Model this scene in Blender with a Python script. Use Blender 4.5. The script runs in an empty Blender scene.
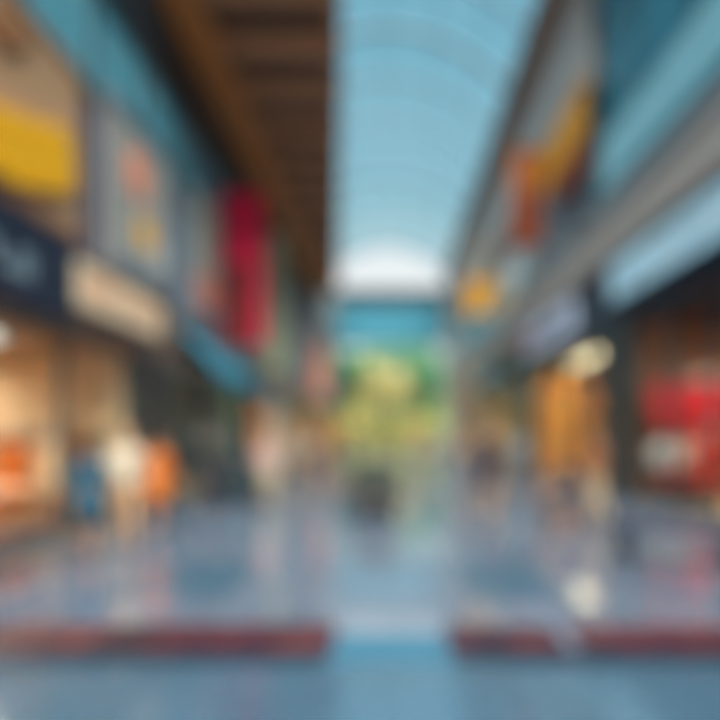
import bpy, bmesh, math, random
from mathutils import Vector, Matrix
random.seed(7)
R = math.radians
SC = bpy.context.scene
COL = SC.collection

# ------------------------------------------------------------------ helpers
def lin(c):
    out = []
    for v in c:
        v = v / 255.0
        out.append(v / 12.92 if v <= 0.04045 else ((v + 0.055) / 1.055) ** 2.4)
    return tuple(out)

def mat(name, c, rough=0.55, metal=0.0, emit=None, es=1.0, var=0.12, scale=3.0, ior=1.45, bump=0.0):
    m = bpy.data.materials.new(name); m.use_nodes = True
    nt = m.node_tree; b = nt.nodes['Principled BSDF']
    l = lin(c)
    tc = nt.nodes.new('ShaderNodeTexCoord')
    nz = nt.nodes.new('ShaderNodeTexNoise'); nz.inputs['Scale'].default_value = scale
    nz.inputs['Detail'].default_value = 4
    nt.links.new(tc.outputs['Object'], nz.inputs['Vector'])
    mx = nt.nodes.new('ShaderNodeMix'); mx.data_type = 'RGBA'
    mx.inputs[6].default_value = tuple(v * (1 - var) for v in l) + (1,)
    mx.inputs[7].default_value = tuple(min(1, v * (1 + var)) for v in l) + (1,)
    nt.links.new(nz.outputs['Fac'], mx.inputs[0])
    nt.links.new(mx.outputs[2], b.inputs['Base Color'])
    b.inputs['Roughness'].default_value = rough
    b.inputs['Metallic'].default_value = metal
    b.inputs['IOR'].default_value = ior
    if bump:
        bp = nt.nodes.new('ShaderNodeBump'); bp.inputs['Strength'].default_value = bump
        nt.links.new(nz.outputs['Fac'], bp.inputs['Height']); nt.links.new(bp.outputs['Normal'], b.inputs['Normal'])
    if emit:
        b.inputs['Emission Color'].default_value = lin(emit) + (1,)
        b.inputs['Emission Strength'].default_value = es
    return m

def glass_mat(name, tint, gloss=0.06):
    m = bpy.data.materials.new(name); m.use_nodes = True
    nt = m.node_tree; nt.nodes.clear()
    o = nt.nodes.new('ShaderNodeOutputMaterial')
    t = nt.nodes.new('ShaderNodeBsdfTransparent'); t.inputs[0].default_value = lin(tint) + (1,)
    g = nt.nodes.new('ShaderNodeBsdfGlossy'); g.inputs['Roughness'].default_value = 0.03
    fr = nt.nodes.new('ShaderNodeMapRange'); lw = nt.nodes.new('ShaderNodeLayerWeight'); pw = nt.nodes.new('ShaderNodeMath'); pw.operation = 'POWER'
    pw.inputs[1].default_value = 5; nt.links.new(lw.outputs['Facing'], pw.inputs[0]); nt.links.new(pw.outputs[0], fr.inputs[0]); lw.inputs[0].default_value = .5
    fr.inputs[3].default_value = .02; fr.inputs[4].default_value = gloss * 6
    mx = nt.nodes.new('ShaderNodeMixShader')
    nt.links.new(fr.outputs[0], mx.inputs[0]); nt.links.new(t.outputs[0], mx.inputs[1]); nt.links.new(g.outputs[0], mx.inputs[2])
    nt.links.new(mx.outputs[0], o.inputs[0])
    return m

class MB:
    def __init__(s): s.v = []; s.f = []
    def box(s, x0, x1, y0, y1, z0, z1):
        x0, x1 = sorted((x0, x1)); y0, y1 = sorted((y0, y1)); z0, z1 = sorted((z0, z1))
        n = len(s.v)
        s.v += [(x, y, z) for z in (z0, z1) for x, y in ((x0, y0), (x1, y0), (x1, y1), (x0, y1))]
        s.f += [tuple(n + i for i in q) for q in ((3, 2, 1, 0), (4, 5, 6, 7), (0, 1, 5, 4), (1, 2, 6, 5), (2, 3, 7, 6), (3, 0, 4, 7))]
        return s
    def prism(s, poly, axis, a0, a1):
        """extrude a polygon (2D list) along axis 'x','y','z'"""
        n = len(s.v); k = len(poly)
        def P(p, a):
            if axis == 'x': return (a, p[0], p[1])
            if axis == 'y': return (p[0], a, p[1])
            return (p[0], p[1], a)
        s.v += [P(p, a0) for p in poly] + [P(p, a1) for p in poly]
        s.f += [tuple(n + i for i in range(k))[::-1], tuple(n + k + i for i in range(k))]
        s.f += [(n + i, n + (i + 1) % k, n + k + (i + 1) % k, n + k + i) for i in range(k)]
        return s
    def lathe(s, prof, c=(0, 0, 0), n=20, sx=1, sy=1):
        b = len(s.v); k = len(prof)
        for r, z in prof:
            for i in range(n):
                a = 2 * math.pi * i / n
                s.v.append((c[0] + r * sx * math.cos(a), c[1] + r * sy * math.sin(a), c[2] + z))
        for j in range(k - 1):
            for i in range(n):
                s.f.append((b + j * n + i, b + j * n + (i + 1) % n, b + (j + 1) * n + (i + 1) % n, b + (j + 1) * n + i))
        s.f.append(tuple(b + i for i in range(n))[::-1]); s.f.append(tuple(b + (k - 1) * n + i for i in range(n)))
        return s
    def tube(s, pts, r, n=8):
        pts = [Vector(p) for p in pts]; b = len(s.v); k = len(pts)
        rr = r if isinstance(r, (list, tuple)) else [r] * k
        for j, p in enumerate(pts):
            d = (pts[min(j + 1, k - 1)] - pts[max(j - 1, 0)]).normalized()
            u = d.cross(Vector((0, 0, 1)))
            if u.length < 1e-3: u = d.cross(Vector((0, 1, 0)))
            u.normalize(); w = d.cross(u)
            for i in range(n):
                a = 2 * math.pi * i / n
                s.v.append(tuple(p + (u * math.cos(a) + w * math.sin(a)) * rr[j]))
        for j in range(k - 1):
            for i in range(n):
                s.f.append((b + j * n + i, b + j * n + (i + 1) % n, b + (j + 1) * n + (i + 1) % n, b + (j + 1) * n + i))
        s.f.append(tuple(b + i for i in range(n))[::-1]); s.f.append(tuple(b + (k - 1) * n + i for i in range(n)))
        return s
    def ell(s, c, rx, ry, rz, n=14, m=8, z0=-1, z1=1):
        prof = []
        for j in range(m + 1):
            t = math.asin(z0) + (math.asin(z1) - math.asin(z0)) * j / m
            prof.append((max(1e-4, math.cos(t)), math.sin(t) * rz))
        return s.lathe(prof, c, n, rx, ry)
    def build(s, name, m, parent=None, smooth=False, bevel=0):
        me = bpy.data.meshes.new(name); me.from_pydata([tuple(v) for v in s.v], [], s.f)
        bm = bmesh.new(); bm.from_mesh(me); bmesh.ops.recalc_face_normals(bm, faces=bm.faces); bm.to_mesh(me); bm.free()
        me.materials.append(m)
        if smooth:
            for p in me.polygons: p.use_smooth = True
        o = bpy.data.objects.new(name, me); COL.objects.link(o)
        if parent: o.parent = parent
        if bevel:
            b = o.modifiers.new('bevel', 'BEVEL'); b.width = bevel; b.segments = 2; b.limit_method = 'ANGLE'
        return o

def tag(o, label=None, cat=None, group=None, kind=None):
    if label: o['label'] = label
    if cat: o['category'] = cat
    if group: o['group'] = group
    if kind: o['kind'] = kind
    return o
def thing(name, loc, label, cat, group=None, rz=0):
    o = bpy.data.objects.new(name, None); COL.objects.link(o); o.location = loc; o.rotation_euler = (0, 0, rz)
    o.empty_display_size = 0.2
    return tag(o, label, cat, group)
def struct(name, mb, m, label=None):
    o = mb.build(name, m); o['kind'] = 'structure'
    if label: o['label'] = label
    return o
def copy_tree(o, parent=None):
    c = o.copy(); COL.objects.link(c)
    if parent: c.parent = parent
    for ch in list(o.children): copy_tree(ch, c)
    return c

# ------------------------------------------------------------------ camera (image 720x720, f = 600 px)
F = 600.0; CX = 388.0; CY = 435.0; H = 1.6
XL = -4.9; XR = 6.2
cam = bpy.data.cameras.new('camera'); co = bpy.data.objects.new('camera', cam); COL.objects.link(co)
co.location = (0, 0, H); co.rotation_euler = (R(90), 0, 0)
cam.sensor_width = 36; cam.lens = 36 * F / 720
cam.shift_x = -(CX - 360) / 720; cam.shift_y = (CY - 360) / 720
cam.clip_start = 0.05; cam.clip_end = 500
DOF = True
cam.dof.use_dof = DOF; cam.dof.focus_distance = 0.6; cam.dof.aperture_fstop = 0.8; cam.dof.aperture_blades = 0
SC.camera = co
def at(px, py, Y): return ((px - CX) / F * Y, Y, H + (CY - py) / F * Y)

# ------------------------------------------------------------------ materials
M = {}
M['wall_grey'] = mat('wall_grey', (150, 150, 152), 0.7)
M['wall_dark'] = mat('wall_dark', (22, 38, 48), 0.4)
M['purple_grey'] = mat('purple_grey', (92, 88, 104), 0.6)
M['tan'] = mat('tan_panel', (186, 146, 112), 0.6)
M['cream'] = mat('cream_plaster', (220, 194, 160), 0.7)
M['brown_band'] = mat('brown_fascia', (128, 104, 92), 0.5)
M['wood'] = mat('wood_beam', (206, 132, 72), 0.5, scale=1.5, var=.2)
M['slat'] = mat('dark_slat', (184, 124, 86), 0.55)
M['ceil_dark'] = mat('ceiling_dark', (96, 68, 52), 0.7)
M['grey_beam'] = mat('grey_beam', (186, 172, 166), 0.45)
M['grey_light'] = mat('grey_light', (160, 158, 158), 0.5)
M['navy'] = mat('navy_panel', (30, 42, 62), 0.35)
M['black'] = mat('charcoal', (58, 56, 58), 0.4)
M['steel'] = mat('brushed_steel', (150, 156, 160), 0.3, 0.9)
M['dark_steel'] = mat('dark_steel', (70, 88, 94), 0.35, 0.6)
M['teal'] = mat('teal_cladding', (16, 120, 146), 0.25)
M['teal_deep'] = mat('teal_deep', (10, 86, 110), 0.22)
M['cyan'] = mat('cyan_cloth', (48, 128, 156), 0.6)
M['teal_glass'] = mat('teal_glass', (98, 166, 186), 0.12, ior=1.6)
M['ltblue'] = mat('pale_blue_glass', (150, 205, 220), 0.15, ior=1.6)
M['yellow'] = mat('golden_yellow', (250, 176, 16), 0.5)
M['orange'] = mat('orange_cloth', (206, 112, 36), 0.65)
M['amber'] = mat('amber_cloth', (250, 162, 12), 0.65)
M['rust'] = mat('rust_cloth', (140, 54, 14), 0.65)
M['red'] = mat('crimson_cloth', (252, 24, 74), 0.6)
M['darkred'] = mat('dark_red_cloth', (140, 22, 30), 0.6)
M['redcoat'] = mat('red_wool', (214, 40, 56), 0.75)
M['vermilion'] = mat('vermilion', (226, 40, 20), 0.6)
M['pink'] = mat('pale_pink', (200, 164, 156), 0.7)
M['white'] = mat('off_white', (200, 200, 200), 0.6)
M['white_cloth'] = mat('white_cloth', (200, 186, 166), 0.8)
M['lilac'] = mat('pale_lilac', (168, 164, 158), 0.6)
M['salmon'] = mat('salmon', (250, 150, 120), 0.6)
M['bluegrey'] = mat('blue_grey', (134, 156, 170), 0.6)
M['palegreen'] = mat('pale_green', (222, 224, 184), 0.7)
M['peach'] = mat('peach', (226, 176, 142), 0.6)
M['brown'] = mat('brown', (150, 98, 62), 0.6)
M['skin'] = mat('skin', (206, 158, 130), 0.55, scale=12, var=.06)
M['skin2'] = mat('skin_tan', (150, 104, 78), 0.55, scale=12, var=.06)
M['hair_brown'] = mat('hair_brown', (60, 40, 28), 0.5, scale=30, var=.3)
M['hair_black'] = mat('hair_black', (24, 22, 24), 0.45, scale=30, var=.3)
M['hair_blond'] = mat('hair_blond', (176, 140, 90), 0.5, scale=30, var=.3)
M['eye'] = mat('eye_dark', (30, 26, 26), 0.2)
M['lip'] = mat('lips', (170, 90, 84), 0.5)
M['jeans'] = mat('denim', (62, 76, 104), 0.85)
M['greytrouser'] = mat('grey_trousers', (92, 92, 100), 0.85)
M['creamtrouser'] = mat('cream_trousers', (190, 170, 140), 0.85)
M['rusttrouser'] = mat('rust_trousers', (150, 90, 70), 0.85)
M['tealshirt'] = mat('teal_shirt', (14, 74, 100), 0.8)
M['navyjacket'] = mat('navy_jacket', (22, 24, 48), 0.8)
M['shoe'] = mat('shoe_black', (30, 28, 28), 0.4)
M['leaf'] = mat('leaf_green', (70, 128, 84), 0.6, scale=.5, var=.3)
M['leafyel'] = mat('leaf_yellow_green', (190, 178, 108), 0.6, scale=.5, var=.2)
M['leafdark'] = mat('leaf_dark', (62, 68, 62), 0.6, scale=6, var=.3)
M['bark'] = mat('bark', (96, 76, 58), 0.9)
M['paving'] = mat('sand_paving', (150, 136, 112), 0.85)
M['grass'] = mat('lawn', (120, 140, 80), 0.9, scale=.6, var=.25)
M['tile_tan'] = mat('tan_stone', (230, 190, 140), 0.3)
M['inlay'] = mat('slate_inlay', (60, 86, 106), 0.16, ior=1.6)
M['lamp_warm'] = mat('lamp_warm', (255, 240, 220), 0.5, emit=(255, 240, 220), es=85, var=0)
M['lamp_cream'] = mat('lamp_cream', (255, 240, 220), 0.5, emit=(255, 240, 218), es=38, var=0)
M['lamp_amber'] = mat('lamp_amber', (255, 230, 190), 0.5, emit=(255, 222, 168), es=75, var=0)
M['lamp_white'] = mat('lamp_white', (255, 250, 245), 0.5, emit=(255, 244, 228), es=35, var=0)
M['sign_cream'] = mat('lit_cream_sign', (236, 214, 184), 0.5, emit=(255, 220, 176), es=.12)
M['sign_blue'] = mat('lit_blue_sign', (160, 200, 220), 0.4, emit=(160, 205, 225), es=.35)
M['sign_lilac'] = mat('lit_lilac_sign', (190, 196, 214), 0.4, emit=(190, 200, 225), es=.25)
M['sign_cyan'] = mat('cyan_sign', (52, 118, 138), 0.5)
M['gold'] = mat('old_gold_cloth', (164, 124, 60), 0.7)
M['amber_wood'] = mat('honey_wood', (236, 186, 104), 0.5)
M['strip'] = mat('blue_slate_strip', (50, 92, 116), 0.3, ior=1.3)
M['rib'] = mat('roof_steel', (96, 122, 138), 0.4)
M['burnt'] = mat('burnt_orange_cloth', (176, 90, 28), 0.7)
M['navy_strip'] = mat('dark_navy_strip', (24, 40, 56), 0.4)
M['glass'] = glass_mat('clear_glass', (244, 248, 248))
M['roof_glass'] = glass_mat('roof_glass', (214, 238, 246))

def floor_mat(name, c1, c2, tile, rough, ior=4.2):
    m = bpy.data.materials.new(name); m.use_nodes = True
    nt = m.node_tree; b = nt.nodes['Principled BSDF']; L = nt.links.new
    tc = nt.nodes.new('ShaderNodeTexCoord')
    br = nt.nodes.new('ShaderNodeTexBrick'); br.offset = 0; br.squash = 1
    br.inputs['Scale'].default_value = 1; br.inputs['Brick Width'].default_value = tile; br.inputs['Row Height'].default_value = tile
    br.inputs['Mortar Size'].default_value = 0.006
    br.inputs['Color1'].default_value = lin(c1) + (1,); br.inputs['Color2'].default_value = lin(c2) + (1,)
    br.inputs['Mortar'].default_value = lin(tuple(v * .7 for v in c1)) + (1,)
    L(tc.outputs['Object'], br.inputs['Vector'])
    nz = nt.nodes.new('ShaderNodeTexNoise'); nz.inputs['Scale'].default_value = 1.3; nz.inputs['Detail'].default_value = 6
    nz.inputs['Distortion'].default_value = 1.0
    L(tc.outputs['Object'], nz.inputs['Vector'])
    mx = nt.nodes.new('ShaderNodeMix'); mx.data_type = 'RGBA'; mx.blend_type = 'MULTIPLY'; mx.inputs[0].default_value = .5
    cr = nt.nodes.new('ShaderNodeValToRGB'); cr.color_ramp.elements[0].position = .3; cr.color_ramp.elements[0].color = (.55, .55, .6, 1)
    cr.color_ramp.elements[1].position = .7
    L(nz.outputs['Fac'], cr.inputs[0]); L(br.outputs['Color'], mx.inputs[6]); L(cr.outputs[0], mx.inputs[7])
    L(mx.outputs[2], b.inputs['Base Color'])
    b.inputs['Roughness'].default_value = rough; b.inputs['IOR'].default_value = ior
    n2 = nt.nodes.new('ShaderNodeTexNoise'); n2.inputs['Scale'].default_value = 4; L(tc.outputs['Object'], n2.inputs['Vector'])
    bp = nt.nodes.new('ShaderNodeBump'); bp.inputs['Strength'].default_value = .05; bp.inputs['Distance'].default_value = .05
    L(n2.outputs['Fac'], bp.inputs['Height']); L(bp.outputs['Normal'], b.inputs['Normal'])
    return m
M['floor'] = floor_mat('polished_blue_grey_stone', (106, 118, 136), (94, 106, 126), 0.8, 0.09)
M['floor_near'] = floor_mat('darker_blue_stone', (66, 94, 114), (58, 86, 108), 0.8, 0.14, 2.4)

def mosaic_mat():
    m = bpy.data.materials.new('red_mosaic'); m.use_nodes = True
    nt = m.node_tree; b = nt.nodes['Principled BSDF']; L = nt.links.new
    tc = nt.nodes.new('ShaderNodeTexCoord'); nz = nt.nodes.new('ShaderNodeTexNoise')
    nz.inputs['Scale'].default_value = 2.2; nz.inputs['Detail'].default_value = 3
    vo = nt.nodes.new('ShaderNodeTexVoronoi'); vo.inputs['Scale'].default_value = 30
    cr = nt.nodes.new('ShaderNodeValToRGB'); e = cr.color_ramp.elements
    e[0].position = .36; e[0].color = lin((26, 18, 32)) + (1,)
    e[1].position = .66; e[1].color = lin((96, 50, 48)) + (1,)
    k = e.new(.5); k.color = lin((66, 28, 42)) + (1,)
    L(tc.outputs['Object'], nz.inputs['Vector']); L(tc.outputs['Object'], vo.inputs['Vector'])
    L(nz.outputs['Fac'], cr.inputs[0])
    mx = nt.nodes.new('ShaderNodeMix'); mx.data_type = 'RGBA'; mx.blend_type = 'MULTIPLY'; mx.inputs[0].default_value = .35
    L(cr.outputs[0], mx.inputs[6]); L(vo.outputs['Color'], mx.inputs[7]); L(mx.outputs[2], b.inputs['Base Color'])
    b.inputs['Roughness'].default_value = .4
    return m
M['mosaic'] = mosaic_mat()

# ------------------------------------------------------------------ floor
YE = 56.0
struct('floor', MB().box(XL, XR, 4.2, YE, -.2, 0), M['floor'])
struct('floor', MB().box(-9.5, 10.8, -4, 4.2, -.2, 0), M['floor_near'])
# side floors under the shops
struct('floor', MB().box(-10.0, XL, 4.2, YE, -.2, 0), M['tile_tan'])
struct('floor', MB().box(XR, 10.8, 4.2, YE, -.2, 0), M['tile_tan'])
struct('floor', MB().box(-30, 30, YE, 120, -.25, -.02), M['paving'])
struct('trim_1', MB().box(-9.0, -0.42, 4.42, 5.05, 0, .012), M['mosaic'], 'dark red mosaic strip crossing the floor on the left')
struct('trim_2', MB().box(0.46, 1.34, 4.42, 5.0, 0, .012), M['mosaic'], 'short dark red mosaic strip right of the bright central aisle')
struct('trim_2', MB().box(1.46, 9.0, 4.42, 5.0, 0, .012), M['mosaic'], 'long dark red mosaic strip on the right')
struct('trim_13', MB().box(-9.0, -.42, 4.16, 4.42, 0, .011), M['navy_strip'], 'dark navy border in front of the left mosaic strip')
struct('trim_13', MB().box(.46, 9.0, 4.16, 4.42, 0, .011), M['navy_strip'], 'dark navy border in front of the right mosaic strips')
struct('trim_12', MB().box(-.42, .46, 4.2, 4.8, 0, .010), M['strip'], 'blue slate strip closing the gap between the dark red mosaic strips')
struct('trim_3', MB().box(-2.85, -1.6, 5.85, 7.5, 0, .008), M['inlay'], 'slate blue floor inlay on the left')
struct('trim_4', MB().box(.84, 1.75, 5.85, 7.5, 0, .008), M['inlay'], 'slate blue floor inlay on the right')

# ------------------------------------------------------------------ left side
# rel heights h -> z = H + h
def z(h): return H + h
# ground-floor piers and shop divisions, left  (y0,y1,material)
D = 4.6     # shop depth
for y0, y1, mm in ((-4, 4.6, 'brown_band'), (11.6, 13.9, 'black'), (20.2, 21.6, 'wall_dark'), (26.5, 28.2, 'cream'), (36.5, 38, 'brown_band'), (46, 47.2, 'cream')):
    struct('wall_left', MB().box(XL - D, XL, y0, y1, 0, z(1.6)), M[mm])
struct('wall_left', MB().box(XL - D - .2, XL - D, -4, YE, 0, z(1.9)), M['cream'])
# lintel band above shops
struct('wall_left', MB().box(XL - D, XL, -4, YE, z(1.6), z(2.0)), M['brown_band'])
struct('wall_left', MB().box(XL - .3, XL, -4, YE, z(2.0), z(2.85)), M['brown_band'])
# upper wall layers
struct('wall_left', MB().box(XL - .3, XL, -4, 9.35, z(2.85), z(5.65)), M['purple_grey'])
struct('wall_left', MB().box(XL - .3, XL, 9.35, 13.8, z(2.85), z(5.65)), M['purple_grey'])
struct('wall_left', MB().box(XL - .3, XL, 13.8, 22, z(2.85), z(5.65)), M['bluegrey'])
struct('wall_left', MB().box(XL - .3, XL, 22, YE, z(2.85), z(7.4)), M['wall_grey'])
struct('wall_left', MB().box(XL - .3, XL, -4, 22, z(7.6), z(9.5)), M['wall_dark'])
struct('wall_left', MB().box(XL - .3, XL, 22, YE, z(7.4), z(9.5)), M['wall_dark'])
struct('wall_left', MB().box(XL - 1.0, XL - .7, -4, YE, z(9.5), z(15)), M['wall_grey'])
# teal clerestory glazing (reflective opaque glass panes, with mullions)
w = struct('window_1', MB().box(XL - .3, XL - .04, -4, 22, z(5.65), z(7.6)), M['teal_glass'])
mu = MB()
for k in range(0, 14): mu.box(XL - .1, XL + .03, -4 + k * 2 - .04, -4 + k * 2 + .04, z(5.65), z(7.6))
mu.box(XL - .1, XL + .05, -4, 22, z(5.6), z(5.72)).box(XL - .1, XL + .05, -4, 22, z(7.54), z(7.64))
mu.build('window_frame', M['dark_steel'], w)

# wooden beam at wall/ceiling
cl = bpy.data.objects.new('none', None)
struct('trim_5', MB().box(XL, XL + .85, 12, 40, z(9.36), z(9.5)), M['wood'], 'warm wooden beam along the left edge of the slatted ceiling')
# dark slatted ceiling with diverging inner edge
def edge(y): return -0.98 - (y - 12) * (3.2 - .98) / (38 - 12)
struct('ceiling', MB().prism([(XL, 12), (edge(12), 12), (edge(38), 38), (XL, 38)], 'z', z(9.5), z(9.75)), M['ceil_dark'])
sl = MB()
y = 12.2
while y < 37.6:
    sl.box(XL + .85, edge(y) - .02, y, y + .85, z(9.34), z(9.5)); y += 1.9
struct('trim_6', sl, M['slat'], 'row of brown timber slats under the dark left ceiling')
struct('trim_7', MB().prism([(edge(12) - .18, 12), (edge(12) + .05, 12), (edge(38) + .05, 38), (edge(38) - .18, 38)], 'z', z(9.3), z(9.85)), M['slat'], 'inner edge board of the slatted ceiling')
struct('ceiling', MB().box(XL, edge(38), 38, 38.3, z(9.2), z(9.9)), M['slat'])

# ------------------------------------------------------------------ right side
DR = 4.4
for y0, y1, mm in ((-4, 9.6, 'navy'), (15.3, 17.6, 'black'), (25.3, 29.5, 'dark_steel'), (38, 40, 'tan'), (48, 49.5, 'tan')):
    struct('wall_right', MB().box(XR, XR + DR, y0, y1, 0, z(3.0)), M[mm])
struct('wall_right', MB().box(XR + DR, XR + DR + .2, -4, YE, 0, z(3.2)), M['brown'])
struct('wall_right', MB().box(XR, XR + DR, -4, YE, z(3.0), z(3.3)), M['navy'])
struct('wall_right', MB().box(XR, XR + .3, -4, 30, z(3.3), z(4.85)), M['navy'])
struct('wall_right', MB().box(XR, XR + .3, 30, YE, z(3.3), z(4.85)), M['tan'])
# grey slab edge
struct('trim_8', MB().box(XR - .22, XR + 3.2, -4, YE, z(4.85), z(6.3)), M['grey_beam'], 'thick grey slab edge running along the right upper floor')
struct('trim_9', MB().box(XR - .30, XR - .22, -4, YE, z(6.05), z(6.3)), M['grey_light'], 'pale lip on the grey slab edge')
# upper wall (set back a bit)
XU = XR + .35
struct('wall_right', MB().box(XU, XU + .3, -4, 18.6, z(6.3), z(15)), M['teal_deep'])
struct('wall_right', MB().box(XU, XU + .3, 18.6, 27, z(6.3), z(15)), M['bluegrey'])
struct('wall_right', MB().box(XU, XU + .3, 27, YE, z(6.3), z(15)), M['grey_beam'])
w = struct('window_2', MB().box(XU - .06, XU, -4, 18.4, z(8.8), z(14.6)), M['teal'])
mu = MB()
for k in range(0, 9): mu.box(XU - .12, XU - .05, -4 + k * 2.8 - .05, -4 + k * 2.8 + .05, z(8.8), z(14.6))
for hh in (8.8, 11.7, 14.6): mu.box(XU - .12, XU - .05, -4, 18.4, z(hh) - .05, z(hh) + .05)
mu.build('window_frame', M['dark_steel'], w)
# high grey fascia and dark soffit
struct('trim_10', MB().box(XR - .1, XU + .1, 18.6, YE, z(10.9), z(15.0)), M['grey_beam'], 'high grey fascia below the glass roof on the right')
struct('ceiling', MB().box(5.24, XU + .3, -4, YE, z(15.0), z(15.35)), M['brown_band'])
struct('ceiling', MB().box(XL - 1, -5.3, -4, YE, z(15.0), z(15.35)), M['grey_light'])
# glass balustrade, one thing per run
def balustrade(y0, y1, label):
    t = thing('glass_balustrade', (XR, y0, z(6.3)), label, 'balustrade')
    L = y1 - y0
    MB().box(-.03, 0, .05, L - .05, .68, 2.1).build('glass_panel', M['ltblue'], t); MB().box(-.03, 0, .05, L - .05, .0, .64).build('kick_plate', M['teal_deep'], t)
    MB().tube([(0.01, 0, 2.16), (0.01, L, 2.16)], .04).build('handrail', M['steel'], t)
    n = int(L / 2.6) + 1
    for k in range(n + 1):
        yy = L * k / n; yy = min(max(yy, .03), L - .03)
        MB().box(.0, .06, yy - .025, yy + .025, 0, 2.12).build('post', M['dark_steel'], t)
balustrade(2, 17.4, 'pale blue glass balustrade with steel posts on the right upper floor')
balustrade(27.5, 55, 'far stretch of glass balustrade on the right upper floor')

# ------------------------------------------------------------------ vaulted glass roof
def arc(u):   # u 0..1 -> x,h
    x = -5.4 + u * (5.3 + 5.4); t = (u - .5) * 2
    return x, 15.2 + 2.6 * (1 - t * t)
N = 20
ids = MB()
for yb in range(0, 1): pass
gm = MB()
for i in range(N):
    x0, h0 = arc(i / N); x1, h1 = arc((i + 1) / N)
    n = len(gm.v)
    gm.v += [(x0, -4, z(h0)), (x1, -4, z(h1)), (x1, YE, z(h1)), (x0, YE, z(h0))]; gm.f.append((n, n + 1, n + 2, n + 3))
gw = struct('window_3', gm, M['roof_glass'], 'long barrel vault of clear roof glass')
k = 0; y = -3.5
while y <= YE:
    pts = [(arc(i / N)[0], y, z(arc(i / N)[1]) - .12) for i in range(N + 1)]
    MB().tube(pts, .11 if k % 4 else .16, 6).build('roof_rib', M['rib'], gw); y += 3.7; k += 1
for i in (3, 6, 10, 14, 17):
    x, h = arc(i / N); MB().tube([(x, -4, z(h) - .1), (x, YE, z(h) - .1)], .03, 6).build('purlin', M['rib'], gw)

# ------------------------------------------------------------------ far end
struct('wall_back', MB().box(-10, XL - .0, YE, YE + .5, 0, z(15.0)), M['wall_grey'])
struct('wall_back', MB().box(5.35, 10.8, YE, YE + .5, 0, z(15.0)), M['grey_light'])
struct('trim_11', MB().box(XL, 5.35, YE - .1, YE + .5, z(12.2), z(13.6)), M['wall_dark'], 'dark teal steel beam across the far end opening')
fs = thing('end_sign', (0.22, YE - .25, z(8.4)), 'wide turquoise panel sign spanning the far end of the mall', 'sign')
MB().box(-5.1, 5.1, 0, .14, 0, 3.75).build('sign_board', M['sign_cyan'], fs, bevel=.03)
MB().box(-5.1, 5.1, -.05, .0, 0, .18).box(-5.1, 5.1, -.05, 0, 3.57, 3.75).build('sign_border', M['teal_deep'], fs)
for px in (-2.6, 2.7):
    MB().box(px - .12, px + .12, YE + .1, YE + .4, 0, z(8.4))
gw = struct('window_4', MB().box(XL, 5.35, YE + .2, YE + .23, 3.2, z(12.2)), M['glass'])
mu = MB()
for k in range(9): xx = XL + .05 + k * (5.35 - XL - .1) / 8; mu.box(xx - .05, xx + .05, YE + .13, YE + .3, 3.2, z(12.2))
for zz in (3.25, 6.4): mu.box(XL, 5.35, YE + .13, YE + .3, zz - .06, zz + .06)
mu.build('window_frame', M['dark_steel'], gw)

def tree(px, py_top, Y, wid, m, label, group):
    x = (px - CX) / F * Y; top = H + (CY - py_top) / F * Y
    t = thing('tree', (x, Y, -.02), label, 'tree', group)
    tr = MB().tube([(0, 0, 0), (.06, 0, top * .3), (-.05, .05, top * .6)], [.22, .16, .08])
    for a in range(5):
        an = a * 1.3; tr.tube([(0, 0, top * .32), (math.cos(an) * wid * .3, math.sin(an) * wid * .3, top * .62)], [.09, .03], 6)
    tr.build('trunk', M['bark'], t)
    f = MB(); rng = random.Random(int(px * 7 + Y))
    lobes = [(rng.uniform(-.3, .3) * wid, rng.uniform(-.3, .3) * wid, rng.uniform(.42, .86) * top, rng.uniform(.24, .36) * wid) for _ in range(9)]
    for _ in range(2600):
        lx, ly, lz, lr = rng.choice(lobes)
        d = Vector((rng.gauss(0, 1), rng.gauss(0, 1), rng.gauss(0, 1))).normalized() * lr * rng.uniform(.7, 1.0)
        p = Vector((lx, ly, min(lz + d.z, top))) + Vector((d.x, d.y, 0))
        u = Vector((rng.gauss(0, 1), rng.gauss(0, 1), rng.gauss(0, 1))).normalized(); v = u.orthogonal().normalized()
        s = rng.uniform(.16, .3); n = len(f.v)
        f.v += [p - u * s, p + v * s * .5, p + u * s, p - v * s * .5]; f.f.append((n, n + 1, n + 2, n + 3))
    f.build('foliage', m, t)
for i_, (px_, top_, lab_) in enumerate(((350, 336, 'tall green tree in the back row outside, at the left'), (388, 337, 'tall green tree in the back row outside, in the middle'), (426, 336, 'tall green tree in the back row outside, at the right'))):
    tree(px_, top_, 90, 5.6, M['leaf'], lab_, 'tall back row of trees outside')
tree(369, 338, 101, 5.6, M['leaf'], 'far green tree outside, seen between the back row trees on the left', 'tall back row of trees outside')
tree(407, 338, 101, 5.6, M['leaf'], 'far green tree outside, seen between the back row trees on the right', 'tall back row of trees outside')
tree(345, 352, 64, 4.0, M['leaf'], 'bright green tree outside, at the left of the far end opening', 'trees beyond the far end')
tree(372, 358, 76, 4.6, M['leafyel'], 'yellow-green tree outside, left of centre in the far opening', 'trees beyond the far end')
tree(398, 362, 83, 4.6, M['leafyel'], 'yellow-green tree outside, right of centre in the far opening', 'trees beyond the far end')
tree(424, 350, 70, 4.4, M['leaf'], 'bright green tree outside, at the right of the far end opening', 'trees beyond the far end')
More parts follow.
